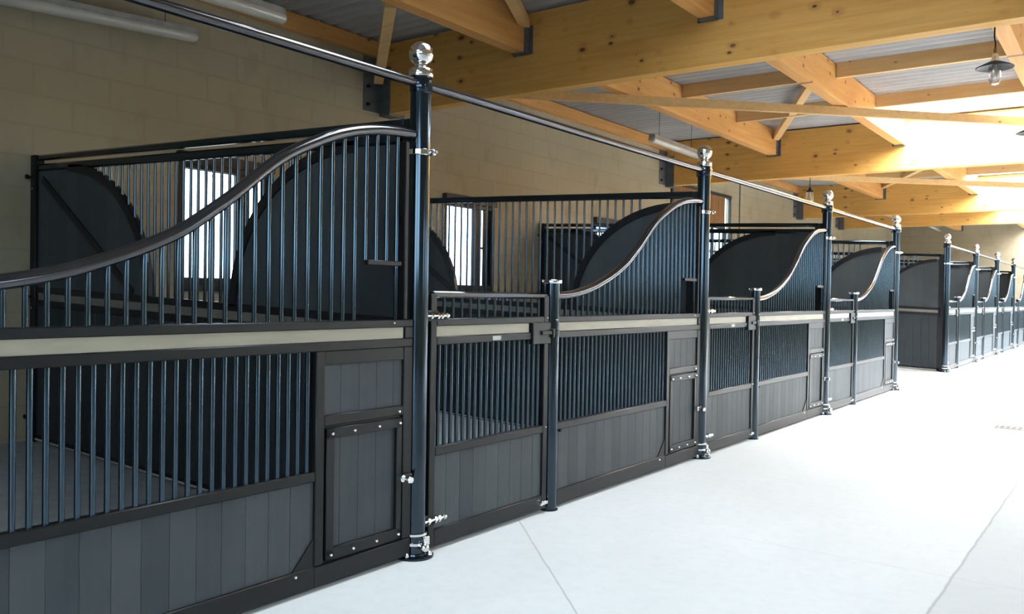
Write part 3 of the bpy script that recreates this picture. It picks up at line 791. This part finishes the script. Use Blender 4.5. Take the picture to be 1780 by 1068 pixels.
def pendant(x, y, z, label):
    t = thing('pendant_lamp', label, 'lamp', (x, y, z), 'enamel pendant lamps')
    bm = B(); add_lathe(bm, [(0.022, 0.055), (0.040, 0.045), (0.075, 0.030), (0.128, 0.006), (0.134, 0.0), (0.130, -0.004), (0.072, 0.018), (0.030, 0.03), (0.022, 0.035)], seg=36); obj('shade', bm, 'frame', t)
    bm = B(); add_lathe(bm, [(0, 0.11), (0.016, 0.11), (0.024, 0.095), (0.028, 0.06), (0.044, 0.044), (0.045, 0.036), (0, 0.036)], seg=20); obj('lamp_cap', bm, 'chrome', t)
    bm = B(); add_tube(bm, [(0, 0, 0.105), (0.0, 0, 0.15)], 0.012, 10); obj('swivel', bm, 'brown', t)
    bm = B(); add_lathe(bm, [(0.043, 0.012), (0.045, -0.01), (0.046, -0.07), (0.043, -0.105), (0.03, -0.128), (0.0, -0.138), (0.0, -0.134), (0.028, -0.124), (0.040, -0.102), (0.043, -0.07), (0.042, -0.01), (0.040, 0.012)], seg=24)
    obj('glass_jar', bm, 'glass', t)
    bm = B(); add_lathe(bm, [(0, 0.02), (0.014, 0.02), (0.014, -0.02), (0.02, -0.035), (0.026, -0.06), (0.022, -0.08), (0.0, -0.09)], seg=16); obj('bulb', bm, 'diffuser', t)
    bm = B(); add_tube(bm, [(0, 0, 0.15), (0.0, 0.0, 0.19), (-0.008, 0, 0.23), (0.0, 0, CEIL-z-0.0)], 0.006, 8); obj('cord', bm, 'cord', t)
pendant(1.955+0.06, 4.30, 3.14, 'dark enamel pendant lamp with glass jar, hanging at the top right')
pendant(1.955+0.06, 6.95, 3.06, 'second enamel pendant lamp, half cut off by the right picture edge')
t = thing('glass_lantern', 'small clear glass lantern hanging over the passage, left of the third chrome ball', 'lamp', (-1.75, 12.0, 3.14))
bm = B(); add_lathe(bm, [(0.055, 0.07), (0.066, 0.05), (0.068, -0.08), (0.055, -0.11), (0.0, -0.115), (0, -0.11), (0.052, -0.105), (0.064, -0.078), (0.062, 0.048), (0.052, 0.068)], seg=20); obj('glass_jar', bm, 'glass', t)
bm = B(); add_lathe(bm, [(0, 0.14), (0.02, 0.14), (0.03, 0.10), (0.06, 0.09), (0.062, 0.066), (0, 0.066)], seg=16); obj('lantern_cap', bm, 'black', t)
bm = B(); add_lathe(bm, [(0, 0.06), (0.018, 0.06), (0.018, 0.01), (0.034, -0.03), (0.028, -0.06), (0, -0.07)], seg=16); obj('bulb', bm, 'diffuser', t)
bm = B(); add_tube(bm, [(0, 0, 0.13), (0, 0, CEIL-3.14)], 0.006, 8); obj('cord', bm, 'cord', t)

# ------------------------------------------------------------------ floor drain
t = thing('floor_drain', 'small slotted steel floor drain at the right picture edge', 'drain', (1.98, 7.28, 0))
bm = B()
add_box(bm, -0.26, 0.26, -0.13, -0.115, 0.0, 0.004); add_box(bm, -0.26, 0.26, 0.115, 0.13, 0.0, 0.004)
add_box(bm, -0.26, -0.245, -0.13, 0.13, 0.0, 0.004); add_box(bm, 0.245, 0.26, -0.13, 0.13, 0.0, 0.004)
for k in range(9):
    x = -0.225 + k*0.056; add_box(bm, x, x+0.018, -0.115, 0.115, 0.0, 0.0035)
obj('grate', bm, 'galv', t)
box('drain_shade', -0.245, 0.245, -0.115, 0.115, 0.0002, 0.0012, 'black', t, 0)  # flat black sheet standing for the shade between the grate bars

# ------------------------------------------------------------------ light
w = bpy.data.worlds.new('World'); bpy.context.scene.world = w; w.use_nodes = True
bg = w.node_tree.nodes['Background']
nt = w.node_tree
g = N(nt, 'ShaderNodeTexCoord'); sx = N(nt, 'ShaderNodeSeparateXYZ'); L(nt, g.outputs['Generated'], sx.inputs[0])
# clear daylight: pale blue sky over a darker yard
L(nt, ramp(nt, sx.outputs[2], [(0.0, (0.10, 0.11, 0.12)), (0.02, (0.62, 0.84, 1.0))]), bg.inputs[0])
bg.inputs[1].default_value = 9.0
def area(name, loc, rot, sx, sy, power, col):
    l = bpy.data.lights.new(name, 'AREA'); l.shape = 'RECTANGLE'; l.size = sx; l.size_y = sy; l.energy = power; l.color = col
    o = bpy.data.objects.new(name, l); C.objects.link(o); o.location = loc; o.rotation_euler = rot; return o
SKYP = [30, 50, 950, 900, 900, 900]
for i, (a, b) in enumerate(SKY):
    xr = SX[1] if i > 1 else 1.86
    area('rooflight_and_fill', ((SX[0]+xr)/2, (a+b)/2, CEIL+0.25), (0, 0, 0), xr-SX[0], b-a, (SKYP[i])*(b-a), (1.0, 0.97, 0.92))

for a, b in SKY_FILL:  # fill light from the added rooflights, out of view
    area('rooflight_and_fill', ((SX_FILL[0]+SX_FILL[1])/2, (a+b)/2, CEIL+0.25), (0, 0, 0), SX_FILL[1]-SX_FILL[0], b-a, 135*(b-a), (1.0, 0.97, 0.92))

# ------------------------------------------------------------------ camera
W_, H_, F_ = 1780, 1068, 1502.0
yaw, pitch, roll = 0.628707, -0.0149451, 0.0158668
cy, sy, cp, sp_ = math.cos(yaw), math.sin(yaw), math.cos(pitch), math.sin(pitch)
f = Vector((-sy*cp, cy*cp, sp_)); r = Vector((cy, sy, 0)); u = r.cross(f)
r2 = r*math.cos(roll) + u*math.sin(roll); u2 = -r*math.sin(roll) + u*math.cos(roll)
cam = bpy.data.cameras.new('Camera'); cam.sensor_width = 36; cam.lens = F_/W_*36; cam.clip_end = 200; cam.clip_start = 0.05
co = bpy.data.objects.new('Camera', cam); C.objects.link(co)
mw = Matrix((r2, u2, -f)).transposed().to_4x4(); mw.translation = Vector((2.95887, -3.25824, 1.34)); co.matrix_world = mw
S = bpy.context.scene; S.camera = co
S.view_settings.view_transform = 'Standard'; S.view_settings.look = 'None'; S.view_settings.gamma = 1.0
S.view_settings.use_curve_mapping = False; S.view_settings.exposure = 0.0
S.cycles.use_denoising = True
S.cycles.max_bounces = 10; S.cycles.diffuse_bounces = 6; S.cycles.glossy_bounces = 4; S.cycles.transparent_max_bounces = 16
S.cycles.sample_clamp_indirect = 8
